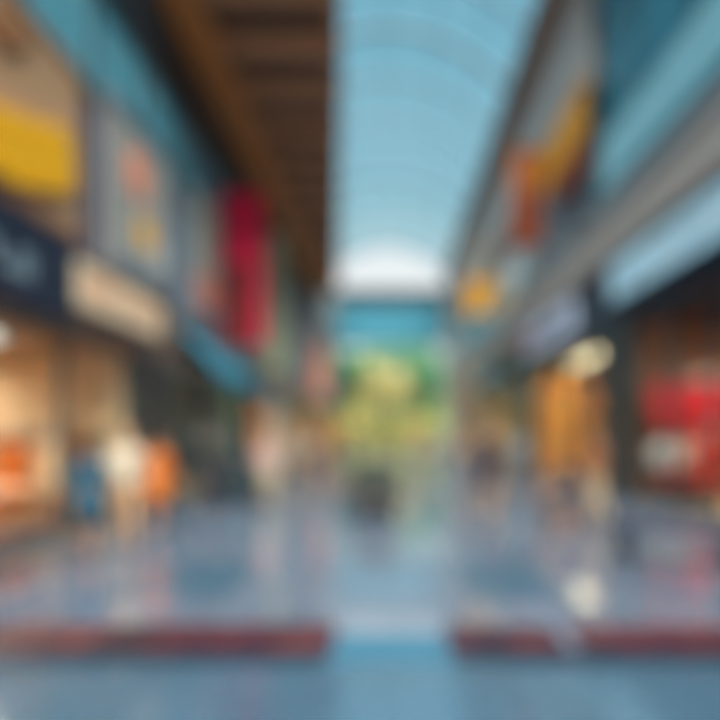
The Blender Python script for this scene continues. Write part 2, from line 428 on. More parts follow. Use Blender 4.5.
def bush(px, Y, wx, h, m, label):
    x = (px - CX) / F * Y
    t = thing('shrub', (x, Y, -.02), label, 'shrub', 'shrubs outside the far end')
    MB().tube([(0, 0, 0), (0, 0, h * .5)], [.08, .04]).build('stem', M['bark'], t)
    f = MB(); rng = random.Random(int(px))
    for _ in range(1500):
        d = Vector((rng.gauss(0, 1), rng.gauss(0, 1), abs(rng.gauss(0, 1)))).normalized() * rng.uniform(.7, 1)
        p = Vector((d.x * wx, d.y * 1.0, .1 + d.z * (h - .1)))
        u = Vector((rng.gauss(0, 1), rng.gauss(0, 1), rng.gauss(0, 1))).normalized(); v = u.orthogonal().normalized()
        s = rng.uniform(.1, .2); n = len(f.v)
        f.v += [p - u * s, p + v * s * .5, p + u * s, p - v * s * .5]; f.f.append((n, n + 1, n + 2, n + 3))
    f.build('foliage', m, t)
bush(345, 58.8, 1.9, 3.6, M['leafyel'], 'large yellow-green shrub outside on the left')
bush(385, 59, 1.9, 4.1, M['leafyel'], 'large yellow-green shrub outside in the middle')
bush(425, 58.8, 1.9, 3.3, M['leafyel'], 'large yellow-green shrub outside on the right')
hedge = MB().box(-25, 25, 112, 114, -.02, 11)
tag(hedge.build('hedge', M['grass']), 'long yellow-green hedge closing the view outdoors', 'hedge')

# kiosk with golden canopy near the far end right, px 400-440, y 425-445
def umbrella(px, Y, label):
    x = (px - CX) / F * Y
    t = thing('parasol', (x, Y, 0), label, 'parasol', 'golden parasols at the far end')
    MB().lathe([(.3, 0), (.3, .06), (.05, .1), (.03, .14)]).build('base', M['black'], t)
    MB().tube([(0, 0, .1), (0, 0, 2.75)], .025).build('pole', M['steel'], t)
    MB().lathe([(1.75, 2.0), (1.72, 2.12), (.9, 2.5), (.06, 2.85), (.01, 2.88)], n=8).build('canopy', M['gold'], t)
umbrella(415, 48, 'golden parasol at the far end, right of the central aisle')
umbrella(352, 50, 'golden parasol at the far end, left of the central aisle')

# ------------------------------------------------------------------ things on the walls
def banner(name, px0, px1, py0, py1, Y, m, label, accent=None, am=None, cat='banner', thick=.02, wave=.04):
    x0, _, z1 = at(px0, py0, Y); x1, _, z0 = at(px1, py1, Y)
    t = thing(name, ((x0 + x1) / 2, Y, z0), label, cat)
    w = x1 - x0; h = z1 - z0
    def cloth(poly_u0, poly_u1, v0, v1, off, mm, nm, skew=0):
        g = MB(); nu = 8; nv = 14
        for side in (-1, 1):
            for j in range(nv + 1):
                for i in range(nu + 1):
                    v = v0 + (v1 - v0) * j / nv
                    ua = poly_u0 + skew * (1 - (v - v0) / (v1 - v0))
                    ua = min(max(ua, 0), 1)
                    u = ua + (poly_u1 - ua) * i / nu
                    g.v.append(((u - .5) * w, side * (thick / 2 + off) + wave * math.sin(u * 9 + v * 3), v * h))
        S = (nu + 1) * (nv + 1)
        for j in range(nv):
            for i in range(nu):
                a = j * (nu + 1) + i
                g.f.append((a, a + 1, a + nu + 2, a + nu + 1)); g.f.append((S + a, S + a + nu + 1, S + a + nu + 2, S + a + 1))
        for j in range(nv):
            for a in (j * (nu + 1), j * (nu + 1) + nu): g.f.append((a, a + nu + 1, S + a + nu + 1, S + a))
        for i in range(nu):
            for a in (i, nv * (nu + 1) + i): g.f.append((a, a + 1, S + a + 1, S + a))
        return g.build(nm, mm, t, smooth=False)
    cloth(0, 1, 0, 1, 0, m, 'fabric')
    if accent: 
        u0, u1, v0, v1, sk = accent
        cloth(u0, u1, v0, v1, .006, am, 'accent_panel', sk)
    side = XR if x0 > 0 else XL
    wx = (side - (x0 + x1) / 2)
    MB().tube([(-w / 2 - .03, 0, h + .03), (w / 2 + .03, 0, h + .03)], .03).build('rod', M['dark_steel'], t)
    e = w / 2 if wx > 0 else -w / 2
    if abs(wx) > w / 2:
        MB().tube([(e, 0, h + .03), (wx, 0, h + .03)], .025).build('bracket', M['dark_steel'], t)
    return t
banner('hanging_banner', 222, 264, 192, 345, 17.7, M['red'], 'tall crimson banner hanging from the left wall', (0, .8, 0, .52, 0), M['darkred'], wave=.015)
banner('hanging_banner', 268, 286, 235, 372, 24.5, M['palegreen'], 'narrow pale green banner just behind the crimson one')
t = thing('amber_panel', (XR - .22, 18.3, z(8.2)), 'long amber wall panel with a rust lower part, high on the right wall', 'wall panel')
MB().box(0, .1, 0, 5.2, 1.1, 2.8).build('board', M['amber'], t, bevel=.01); MB().box(0, .1, 0, 3.4, 0, 1.1).build('lower_board', M['rust'], t, bevel=.01)
MB().box(-.03, 0, 0, 5.2, 2.72, 2.8).box(-.03, 0, 0, .08, 0, 2.72).box(-.03, 0, 5.12, 5.2, 1.1, 2.72).build('edge_frame', M['brown'], t)
MB().box(.1, .53, 1, 1.1, 2.4, 2.5).build('bracket', M['dark_steel'], t); MB().box(.1, .32, 4.9, 5.0, 2.4, 2.5).build('bracket', M['dark_steel'], t)
banner('hanging_banner', 512, 543, 150, 247, 24, M['burnt'], 'orange banner just beyond the amber wall panel on the right', (0, .9, 0, .55, 0), M['rust'])
banner('hanging_banner', 301, 324, 296, 344, 37.5, M['white'], 'small white banner high on the far left wall', (0, 1, 0, .25, 0), M['pink'])
banner('hanging_banner', 304, 327, 348, 396, 39, M['salmon'], 'salmon orange banner below the small white banner')
banner('hanging_banner', 478, 498, 240, 278, 38, M['white_cloth'], 'cream banner on the far right upper floor')
banner('hanging_banner', 466, 496, 280, 314, 36.5, M['amber'], 'golden banner hanging in front of the far right slab edge')

# tan display panel with golden shape (left, nearest)
t = thing('wall_artwork', (XL + .01, 8.2, z(2.95)), 'large tan wall panel with a golden yellow shape, at the left edge', 'wall panel')
MB().box(.0, .12, -4.5, 1.1, 0, 2.65).build('board', M['tan'], t, bevel=.02)
MB().box(.12, .16, -4.5, 1.1, 2.55, 2.65).box(.12, .16, -4.5, 1.1, 0, .1).build('border', M['brown'], t)
poly = [(-2.2, .9), (-1, 1.0), (-.62, 1.12), (.0, 1.3), (.5, 1.5), (.72, 1.4), (.8, .9), (.7, .62), (.1, .42), (-.62, .2), (-2.2, .2)]
MB().prism(poly, 'x', .12, .22).build('golden_shape', M['yellow'], t, bevel=.02)
MB().prism([(-1.6, 1.9), (-.6, 2.35), (-.2, 2.2), (-.8, 1.8)], 'x', .12, .18).build('brown_shape', M['brown'], t, bevel=.01)

# poster with coloured discs
t = thing('wall_poster', (XL, 11.75, z(2.95)), 'big lilac wall poster with a salmon disc above a yellow disc', 'poster')
MB().box(0, .08, -1.5, 1.55, 0, 3.0).build('board', M['lilac'], t)
MB().box(.08, .12, -1.5, -1.4, 0, 3.0).box(.08, .12, 1.45, 1.55, 0, 3).box(.08, .12, -1.4, 1.45, 2.9, 3.0).box(.08, .12, -1.4, 1.45, 0, .1).build('frame', M['purple_grey'], t)
def disc(y, zz, r, m, nm):
    poly = [(y + r * math.cos(a * math.pi / 12), zz + r * math.sin(a * math.pi / 12)) for a in range(24)]
    MB().prism(poly, 'x', .08, .11).build(nm, m, t)
disc(-.2, 2.05, .46, M['salmon'], 'salmon_disc'); disc(.2, 1.0, .34, M['yellow'], 'yellow_disc'); disc(.95, .8, .36, M['white'], 'white_disc')
MB().box(.08, .1, -1.2, 1.2, .15, .3).build('caption_bar', M['bluegrey'], t)

t = thing('wall_poster', (XL, 16.2, z(3.3)), 'cream wall poster with a salmon foot, left of the crimson banner', 'poster')
MB().box(0, .06, -1.0, 1.0, .9, 3.0).build('board', M['white_cloth'], t); MB().box(0, .06, -1.0, 1.0, 0, .9).build('foot_panel', M['salmon'], t)
MB().box(.06, .09, -1, 1, 2.94, 3).box(.06, .09, -1, 1, 0, .06).box(.06, .09, -1, -.94, .06, 2.94).box(.06, .09, .94, 1, .06, 2.94).build('frame', M['bluegrey'], t)

# generic abstract lettering strokes (illegible in the photograph)
def strokes(L, h, n, d0, d1, axis_y=True, seed=1):
    g = MB(); rng = random.Random(seed); y = 0; step = L / n
    for i in range(n):
        w = step * .62; y0 = i * step; th = min(.16 * h + .02, w * .35); k = rng.randrange(4)
        g.box(d0, d1, y0, y0 + th, 0, h)
        if k == 0: g.box(d0, d1, y0, y0 + w, 0, th)
        if k == 1: g.box(d0, d1, y0, y0 + w, h - th, h).box(d0, d1, y0 + w - th, y0 + w, 0, h)
        if k == 2: g.box(d0, d1, y0, y0 + w, h / 2 - th / 2, h / 2 + th / 2).box(d0, d1, y0 + w - th, y0 + w, 0, h)
        if k == 3: g.box(d0, d1, y0, y0 + w, h - th, h).box(d0, d1, y0, y0 + w, 0, th)
    return g
# cream lit fascia sign, left
t = thing('fascia_sign', (XL, 8.95, z(2.02)), 'long lit cream shop sign above the left shop', 'shop sign')
sb = MB().box(0, .2, 0, 3.5, 0, .64).build('sign_box', M['sign_cream'], t, bevel=.02)
g = strokes(2.9, .34, 9, .2, .23, seed=3); o = g.build('lettering', M['peach'], sb); o.location = (0, .3, .19)
# dark projecting sign, left edge
t = thing('projecting_sign', (XL, 8.3, z(1.62)), 'dark navy box sign with pale blue marks at the left edge', 'shop sign')
sb = MB().box(0.0, .3, -3.9, .55, .0, 1.25).build('sign_box', M['navy'], t, bevel=.04)
g = strokes(3.3, .36, 7, .3, .33, seed=5); o = g.build('lettering', M['bluegrey'], sb); o.location = (0, -3.7, .36)
# right big sign panels
t = thing('fascia_sign', (XR, 10.0, z(3.42)), 'large pale blue lit sign on the navy band at the right', 'shop sign')
sb = MB().box(-.16, 0, 0, 6.4, 0, 1.28).build('sign_box', M['navy'], t, bevel=.02)
MB().box(-.2, -.16, .2, 6.2, .16, 1.12).build('lit_panel', M['sign_blue'], t)
g = strokes(5.2, .5, 8, -.225, -.2, seed=8); o = g.build('lettering', M['white'], sb); o.location = (0, .6, .4)
t = thing('fascia_sign', (XR, 19.8, z(3.42)), 'pale lilac lit sign above the amber-lit shop', 'shop sign')
sb = MB().box(-.16, 0, 0, 6.6, 0, 1.15).build('sign_box', M['sign_lilac'], t, bevel=.02)
g = strokes(5.4, .5, 9, -.19, -.16, seed=9); o = g.build('lettering', M['navy'], sb); o.location = (0, .6, .32)
MB().prism([(6.0 + .32 * math.cos(a * math.pi / 8), .6 + .32 * math.sin(a * math.pi / 8)) for a in range(16)], 'x', -.21, -.16).build('pink_dot', M['red'], t)

# awnings
def awning(side, y0, y1, hl, hh, dep, m, label):
    X = XL if side < 0 else XR; s = 1 if side < 0 else -1
    t = thing('awning', (X, y0, z(hl)), label, 'awning')
    L = y1 - y0; h = hh - hl
    MB().prism([(0, h), (s * dep, .32), (s * dep, .26), (0, h - .08)], 'y', 0, L).build('canopy', m, t)
    g = MB(); n = int(L / .35)
    for i in range(n): g.box(s * dep - .015, s * dep + .015, L * i / n, L * (i + .92) / n, 0, .3)
    g.build('valance', m, t)
    for yy in (.1, L - .1): MB().tube([(s * .02, yy, .3), (s * dep, yy, .3)], .02).build('arm', M['steel'], t)
awning(-1, 13.9, 18.4, 1.2, 2.6, 1.0, M['cyan'], 'turquoise awning over the dark left shopfront')
awning(1, 31, 37.5, 2.6, 4.3, 1.0, M['teal'], 'teal awning on the far right shopfront')

# ------------------------------------------------------------------ shop fronts
def front(n, side, y0, y1, top, m='dark_steel', parts=3):
    X = XL - .12 if side < 0 else XR + .12
    w = struct('window_%d' % n, MB().box(X - .01, X + .01, y0, y1, .12, top), M['glass'])
    g = MB()
    for k in range(parts + 1):
        yy = y0 + (y1 - y0) * k / parts; g.box(X - .05, X + .05, yy - .04, yy + .04, 0.0, top)
    g.box(X - .05, X + .05, y0, y1, 0, .12).box(X - .05, X + .05, y0, y1, top - .1, top)
    g.build('window_frame', M[m], w)
front(5, -1, 4.6, 11.6, z(1.6)); front(6, -1, 13.9, 20.2, z(1.6)); front(7, -1, 21.6, 26.5, z(1.6)); front(8, -1, 28.2, 36.5, z(1.6), parts=4)
struct('wall_left', MB().box(XL - .3, XL, 38, YE, 0, z(1.6)), M['wood'])
struct('wall_right', MB().box(XR, XR + .3, 40, YE, 0, z(3.0)), M['tan'])
front(11, 1, 9.6, 15.3, z(3.0)); front(12, 1, 17.6, 25.3, z(3.0)); front(13, 1, 29.5, 38, z(3.0))
# interior side walls facing the camera
def lining(side, y, m, top, dep):
    X0 = XL if side < 0 else XR; s = -1 if side < 0 else 1
    struct('wall_left' if side < 0 else 'wall_right', MB().box(X0 + s * .2, X0 + s * dep, y - .06, y, 0, top), M[m])
lining(-1, 11.6, 'cream', z(1.6), D); lining(-1, 20.2, 'bluegrey', z(1.6), D); lining(-1, 26.5, 'brown', z(1.6), D); lining(-1, 36.5, 'peach', z(1.6), D)
lining(1, 15.3, 'brown', z(3.0), DR); lining(1, 25.3, 'amber_wood', z(3.0), DR); lining(1, 38, 'tan', z(3.0), DR)

def lamp(x, y, zc, m, label, s=.6, ly=1.6):
    t = thing('ceiling_light', (x, y, zc), label, 'ceiling light', 'shop ceiling lights')
    f = MB()
    for e in (-1, 1):
        f.box(e * s / 2 - .02, e * s / 2 + .02, -ly / 2, ly / 2, -.15, 0)
    for k in range(5): yy = -ly / 2 + ly * k / 4; f.box(-s / 2, s / 2, yy - .012, yy + .012, -.15, 0)
    f.build('louvre_frame', M['steel'], t)
    MB().box(-s / 2 + .02, s / 2 - .02, -ly / 2 + .012, ly / 2 - .012, -.05, -.02).build('diffuser', m, t)
for x, y in ((XL - 1.1, 6.0), (XL - 1.1, 8.2), (XL - 3.2, 6.0), (XL - 3.2, 8.2), (XL - 3.2, 10.2)): lamp(x, y, z(1.6), M['lamp_cream'], 'flat warm ceiling light inside the cream left shop')
lamp(XL - 1.5, 17, z(1.6), M['lamp_white'], 'flat white ceiling light inside the dark left shop')
for y in (22.8, 25.2): lamp(XL - 1.3, y, z(1.6), M['lamp_amber'], 'amber ceiling light inside the orange left shop')
for y in (30, 34): lamp(XL - 1.3, y, z(1.6), M['lamp_warm'], 'ceiling light inside a far left shop')
for y in (10.8, 12.6): lamp(XR + 2.6, y, z(3.0), M['lamp_warm'], 'warm ceiling light inside the red clothes shop')
for y in (18.8, 21, 23.4): lamp(XR + 1.3, y, z(3.0), M['lamp_amber'], 'amber ceiling light inside the amber-lit right shop')
for y in (31, 35): lamp(XR + 1.3, y, z(3.0), M['lamp_warm'], 'ceiling light inside a far right shop')

# ------------------------------------------------------------------ shop contents
def shelf_unit(x, y, rz, w, h, n, m, label, name='shelf_unit', dep=.4):
    t = thing(name, (x, y, 0), label, 'shelf unit', None, rz)
    MB().box(-w / 2, w / 2, -.02, 0, 0, h).build('back_panel', m, t)
    for s in (-1, 1): MB().box(s * w / 2 - .02, s * w / 2 + .02, -dep, -.02, 0, h).build('side_panel', m, t)
    for k in range(n + 1):
        zz = .08 + (h - .1) * k / n
        MB().box(-w / 2 + .02, w / 2 - .02, -dep, -.02, zz - .02, zz).build('shelf', m, t)
    return [.08 + (h - .1) * k / n for k in range(n)]
def goods(kind, m, m2, x, y, zz, sc=1.0):
    t = thing(kind, (x, y, zz), GL[kind][0], GL[kind][1], GL[kind][2])
    if kind == 'jar':
        b_ = MB().lathe([(.05, 0), (.06, .02), (.06, .13), (.04, .16)], n=12).build('body', m, t, True); MB().lathe([(.045, .16), (.045, .19)], n=12).build('lid', m2, b_)
    elif kind == 'bottle':
        b_ = MB().lathe([(.04, 0), (.042, .02), (.042, .17), (.015, .23), (.015, .28)], n=12).build('body', m, t, True); MB().lathe([(.018, .28), (.018, .3)], n=12).build('cap', m2, b_)
    elif kind == 'gift_box':
        MB().box(-.12, .12, -.1, .1, 0, .14).build('body', m, t, bevel=.005); MB().box(-.125, .125, -.105, .105, .14, .18).build('lid', m2, t, bevel=.005)
    elif kind == 'handbag':
        b_ = MB().prism([(-.17, 0), (.17, 0), (.13, .24), (-.13, .24)], 'y', -.06, .06).build('body', m, t, bevel=.02)
        MB().tube([(-.08, 0, .24), (-.07, 0, .34), (0, 0, .39), (.07, 0, .34), (.08, 0, .24)], .012).build('handle', m2, b_)
    return t
GL = {'jar': ('small jar on a shelf in the cream left shop', 'jar', 'jars on the shelves of the left shop'),
      'bottle': ('slim bottle on a shelf in the cream left shop', 'bottle', 'bottles on the shelves of the left shop'),
      'gift_box': ('lidded gift box on a shelf in the cream left shop', 'box', 'gift boxes on the shelves of the left shop'),
      'handbag': ('handbag displayed on a shelf in the cream left shop', 'handbag', 'handbags on the shelves of the left shop')}
rng = random.Random(11)
mats_warm = ['peach', 'salmon', 'cream', 'brown', 'orange', 'white_cloth', 'rust', 'pink']
for i, (x, w_) in enumerate(((-5.95, 1.4), (-7.5, 1.5))):
    zs = shelf_unit(x, 11.5, 0, w_, 1.7, 4, M['cream'], ['cream shelf unit against the end wall of the left shop, nearest the glass', 'cream shelf unit against the end wall, deeper in the left shop'][i])
    for k, zz in enumerate(zs):
        xx = x - w_ / 2 + .2
        while xx < x + w_ / 2 - .18:
            kd = ['handbag', 'gift_box', 'jar', 'bottle', 'gift_box'][k]
            goods(kd, M[rng.choice(mats_warm)], M[rng.choice(mats_warm)], xx, 11.28, zz)
            xx += {'handbag': .4, 'gift_box': .3, 'jar': .17, 'bottle': .15}[kd]
# back wall shelves left shop
for i, yy in enumerate((6.4, 8.2, 10.0)):
    zs = shelf_unit(XL - D + .03, yy, -math.pi / 2 + math.pi, 1.5, 1.5, 3, M['cream'], ['cream shelf unit on the back wall of the left shop, nearest the entrance end', 'cream shelf unit in the middle of the back wall of the left shop', 'cream shelf unit on the back wall of the left shop, nearest the corner'][i])
    for k, zz in enumerate(zs):
        for q in range(5): 
            goods(['gift_box', 'handbag', 'gift_box', 'jar'][k], M[rng.choice(mats_warm)], M[rng.choice(mats_warm)], XL - D + .26, yy - .6 + q * .29, zz) if k != 1 or q % 2 == 0 else None
# counter/low display tables
def table(x, y, w, d, h, m, label, cat='table', name='display_table'):
    t = thing(name, (x, y, 0), label, cat)
    MB().box(-w / 2, w / 2, -d / 2, d / 2, h - .05, h).build('tabletop', m, t, bevel=.01)
    MB().box(-w / 2 + .08, w / 2 - .08, -d / 2 + .08, d / 2 - .08, .1, .14).build('lower_shelf', m, t)
    for sx in (-1, 1):
        for sy in (-1, 1): MB().box(sx * (w / 2 - .06) - .03, sx * (w / 2 - .06) + .03, sy * (d / 2 - .06) - .03, sy * (d / 2 - .06) + .03, 0, h - .05).build('leg', m, t)
    return t
table(-6.0, 8.6, 1.3, 2.0, .8, M['peach'], 'low peach display table behind the left shop window')
def apparel_mannequin(x, y, m, m2, label, hgt=1.75, rz=0, group=None):
    t = thing('mannequin', (x, y, 0), label, 'mannequin', group, rz); s = hgt / 1.75
    MB().lathe([(.2, 0), (.2, .02), (.03, .04), (.02, .05)]).build('base', M['steel'], t)
    MB().tube([(0, 0, .04), (0, 0, .8 * s)], .02).build('pole', M['steel'], t)
    MB().lathe([(.15 * s, .75 * s), (.19 * s, .85 * s), (.14 * s, 1.08 * s), (.19 * s, 1.28 * s), (.2 * s, 1.4 * s), (.07 * s, 1.48 * s), (.05 * s, 1.54 * s)], sy=.65).ell((0, 0, 1.64 * s), .075 * s, .09 * s, .11 * s).build('torso', M['white'], t, True)
    MB().lathe([(.3 * s, .45 * s), (.21 * s, .88 * s), (.155 * s, 1.08 * s), (.205 * s, 1.28 * s), (.215 * s, 1.4 * s), (.1 * s, 1.475 * s)], n=24, sy=.7).tube([(-.2 * s, 0, 1.4 * s), (-.27 * s, 0, 1.15 * s), (-.27 * s, -.05, .85 * s)], [.07, .055, .045]).tube([(.2 * s, 0, 1.4 * s), (.27 * s, 0, 1.15 * s), (.27 * s, -.05, .85 * s)], [.07, .055, .045]).build('coat', m, t, True)
    MB().lathe([(.165 * s, 1.05 * s), (.165 * s, 1.11 * s)], n=24, sy=.75).build('belt', m2, [c for c in t.children if c.name.startswith('coat')][0])
    return t
apparel_mannequin(-5.65, 6.5, M['orange'], M['brown'], 'mannequin in an orange coat at the left edge behind the shop glass')
apparel_mannequin(-5.9, 10.5, M['cream'], M['peach'], 'mannequin in a cream coat at the right end of the left shop')
# orange goods near (10,430): orange mannequin seen deeper
apparel_mannequin(-6.6, 10.6, M['orange'], M['rust'], 'mannequin in an orange coat deeper in the left shop')

# RED clothes display (faces camera)
t = thing('clothes_rail', (7.45, 14.7, 0), 'tall two-tier black clothes rail in the red clothes shop', 'clothes rail')
for sx in (-1.05, 1.05): MB().tube([(sx, 0, 0), (sx, 0, 3.05)], .03).build('upright', M['black'], t)
for zz in (3.0, 1.55): MB().tube([(-1.08, 0, zz), (1.08, 0, zz)], .022).build('rail', M['steel'], t)
for sx in (-1.05, 1.05): MB().box(sx - .04, sx + .04, -.3, .3, 0, .05).build('foot', M['black'], t)
def garment(x, y, zt, L, m, label, cat, w=.26, group=None):
    t = thing('hanging_coat', (x, y, zt), label, cat, group)
    MB().tube([(0, 0, .0), (0.02, 0, .03), (.0, 0, .045), (-.015, 0, .03)], .005, 6).tube([(-.2, 0, -.13), (0, 0, -.02), (.2, 0, -.13)], .01, 6).tube([(0, 0, 0), (0, 0, -.03)], .005, 6).build('hanger', M['steel'], t)
    MB().lathe([(w * 1.25, -L), (w * 1.1, -L * .6), (w, -L * .4), (w * .98, -.2), (w * .5, -.1), (w * .28, -.05)], n=20, sy=.42).build('body', m, t, True)
    for s in (-1, 1): MB().tube([(s * w * .8, 0, -.16), (s * (w + .1), 0, -.45), (s * (w + .13), -.02, -.78)], [.075, .06, .05], 10).build('sleeve', m, t, True)
    MB().lathe([(w * .34, -.07), (w * .3, -.03)], n=14, sy=.6).build('collar', M['darkred'] if m in (M['redcoat'],) else m, t)
for i, (x, m, lab) in enumerate(((6.75, 'redcoat', 'red coat hanging on the upper rail, nearest the glass'), (7.45, 'redcoat', 'red coat hanging in the middle of the upper rail'), (8.15, 'redcoat', 'red coat hanging on the upper rail, farthest from the glass'))):
    garment(x, 14.7, 2.97, 1.35, M[m], lab, 'coat', w=.27, group='red coats on the upper rail')
for i, (x, m, lab) in enumerate(((6.75, 'white', 'white jacket on the lower rail, nearest the glass'), (7.3, 'pink', 'pale pink jacket on the lower rail'), (7.75, 'darkred', 'dark red jacket on the lower rail'), (8.2, 'black', 'black jacket on the lower rail'))):
    garment(x, 14.7, 1.52, .8, M[m], lab, 'jacket', w=.2)
apparel_mannequin(7.18, 13.3, M['vermilion'], M['darkred'], 'mannequin in a vermilion coat at the right edge of the picture', 1.9)
t = thing('display_plinth', (7.3, 14.2, 0), 'low black plinth in front of the red coats', 'plinth')
MB().box(-.9, .3, -.28, .28, 0, .4).build('box', M['black'], t, bevel=.02); MB().box(-.92, .32, -.3, .3, .4, .44).build('top', M['darkred'], t, bevel=.01)
for i, xx in enumerate((6.65, 7.15)):
    t = thing('handbag', (xx, 14.2, .44), ['red handbag on the black plinth, nearest the glass', 'maroon handbag on the black plinth, beside the red one'][i], 'handbag')
    MB().prism([(-.17, 0), (.17, 0), (.13, .24), (-.13, .24)], 'y', -.07, .07).build('body', M[['red', 'darkred'][i]], t, bevel=.02)
    MB().tube([(-.08, 0, .24), (-.07, 0, .36), (0, 0, .41), (.07, 0, .36), (.08, 0, .24)], .012).build('handle', M['black'], t)

# amber shop: cabinets and lit niche
t = thing('display_cabinet', (7.0, 24.9, 0), 'tall amber-lit cabinet in the right shop beside the dark column', 'cabinet')
MB().box(-.75, .75, -.02, .25, 0, 3.9).build('back', M['amber_wood'], t)
for s in (-1, 1): MB().box(s * .8 - .05, s * .8 + .05, -.4, .25, 0, 3.9).build('side_panel', M['brown'], t)
for k in range(6): MB().box(-.75, .75, -.4, -.02, .3 + k * .7, .34 + k * .7).build('shelf', M['amber_wood'], t)
t = thing('display_cabinet', (8.9, 24.9, 0), 'tall tan cabinet deeper in the amber-lit right shop', 'cabinet')
MB().box(-.75, .75, -.02, .25, 0, 3.9).build('back', M['white_cloth'], t)
for s in (-1, 1): MB().box(s * .8 - .05, s * .8 + .05, -.4, .25, 0, 3.9).build('side_panel', M['brown'], t)
for k in range(6): MB().box(-.75, .75, -.4, -.02, .3 + k * .7, .34 + k * .7).build('shelf', M['brown'], t)
for ci, cx_ in enumerate((7.0, 8.9)):
    for k in range(5):
        for q in range(3):
            t = thing('vase', (cx_ - .5 + q * .5, 24.68, .34 + k * .7), 'small vase on a shelf in the amber-lit right shop', 'vase', 'vases in the amber-lit shop')
            MB().lathe([(.07, 0), (.12, .1), (.1, .22), (.04, .3), (.06, .36)], n=12).build('body', M[rng.choice(['yellow', 'orange', 'white_cloth', 'tan'])], t, True)
table(7.3, 20.0, 1.2, 1.6, .85, M['orange'], 'orange display table behind the amber-lit shop window')

# left mid shop contents
apparel_mannequin(-5.7, 18.6, M['teal'], M['navy'], 'mannequin in a teal coat in the dark left shop')
apparel_mannequin(-5.7, 16.4, M['navy'], M['black'], 'mannequin in a navy coat in the dark left shop')
table(-6.1, 24.2, 1.2, 1.8, .85, M['rust'], 'rust display table in the orange left shop')
# pillar clad in pale stone, left
t = thing('pillar', (XL + .35, 24.2, 0), 'square pale stone pillar standing before the left wall', 'pillar')
MB().box(-.3, .3, -.3, .3, .12, z(2.0)).build('shaft', M['grey_light'], t, bevel=.02); MB().box(-.36, .36, -.36, .36, 0, .12).build('base', M['grey_light'], t, bevel=.01); MB().box(-.34, .34, -.34, .34, z(2.0), z(2.15)).build('capital', M['grey_light'], t)

# ------------------------------------------------------------------ mall furniture
def bench(x, y, rz, label):
    t = thing('bench', (x, y, 0), label, 'bench', None, rz)
    for k in range(5): MB().box(-.75, .75, -.24 + k * .1, -.16 + k * .1, .41, .45).build('seat_slat', M['navy'], t, bevel=.008)
    for s in (-.6, .6):
        MB().box(s - .03, s + .03, -.22, .22, .36, .41).box(s - .03, s + .03, -.22, -.16, 0, .36).box(s - .03, s + .03, .16, .22, 0, .36).build('leg_frame', M['black'], t)
    MB().tube([(-.72, 0, .12), (.72, 0, .12)], .015)
    return t
bench(-4.25, 6.9, math.pi / 2, 'dark slatted bench at the left edge by the cream shop')
bench(3.5, 7.4, math.pi / 2 + .9, 'dark slatted bench at the right edge before the red clothes shop')
def planter(x, y, label, r=.5):
    t = thing('potted_plant', (x, y, 0), label, 'potted plant')
    pt = MB().lathe([(r * .72, 0), (r * .95, .3), (r, .5), (r * .93, .5), (r * .9, .42)], n=28).build('pot', M['black'], t, True)
    MB().lathe([(r * .9, .4), (r * .9, .43)], n=24).build('soil', M['brown'], pt)
    f = MB(); rg = random.Random(5)
    for _ in range(420):
        d = Vector((rg.gauss(0, 1), rg.gauss(0, 1), rg.gauss(0, 1))).normalized() * rg.uniform(.5, 1)
        p = Vector((d.x * r, d.y * r, .76 + d.z * .33)); u = Vector((rg.gauss(0, 1), rg.gauss(0, 1), rg.gauss(0, 1))).normalized(); v = u.orthogonal().normalized()
        s = .07; n = len(f.v); f.v += [p - u * s, p + v * s * .5, p + u * s, p - v * s * .5]; f.f.append((n, n + 1, n + 2, n + 3))
    f.build('foliage', M['leafdark'], t)
planter(-.24, 11.6, 'round charcoal planter with dark foliage in the middle of the aisle')
# dark kiosk left, px 180-250, y 440-500
t = thing('kiosk', (-3.75, 15.2, 0), 'low dark slate sales kiosk in front of the dark left shop', 'kiosk')
MB().box(-.6, .6, -.75, .75, .08, 1.0).build('body', M['wall_dark'], t, bevel=.03)
MB().box(-.66, .66, -.81, .81, 1.0, 1.06).build('counter_top', M['dark_steel'], t, bevel=.01)
MB().box(-.55, .55, -.7, .7, 0, .08).build('base', M['black'], t)
for s in (-.35, .35): MB().box(s - .3, s + .3, -.77, -.75, .2, .9).build('front_panel', M['dark_steel'], t)

# ------------------------------------------------------------------ people
def skin_mesh(name, nodes, edges, m, parent, root=0, sub=2):
    me = bpy.data.meshes.new(name); me.from_pydata([n[0] for n in nodes], edges, [])
    o = bpy.data.objects.new(name + '_tmp', me); COL.objects.link(o)
    o.modifiers.new('s', 'SKIN')
    sk = me.skin_vertices[0].data
    for i, n in enumerate(nodes):
        r = n[1]; sk[i].radius = r if isinstance(r, tuple) else (r, r); sk[i].use_root = (i == root)
    s = o.modifiers.new('u', 'SUBSURF'); s.levels = sub; s.render_levels = sub
    dg = bpy.context.evaluated_depsgraph_get(); dg.update()
    nm = bpy.data.meshes.new_from_object(o.evaluated_get(dg)); nm.name = name
    bpy.data.objects.remove(o)
    nm.materials.clear(); nm.materials.append(m)
    for p in nm.polygons: p.use_smooth = True
    b = bpy.data.objects.new(name, nm); COL.objects.link(b); b.parent = parent
    return b

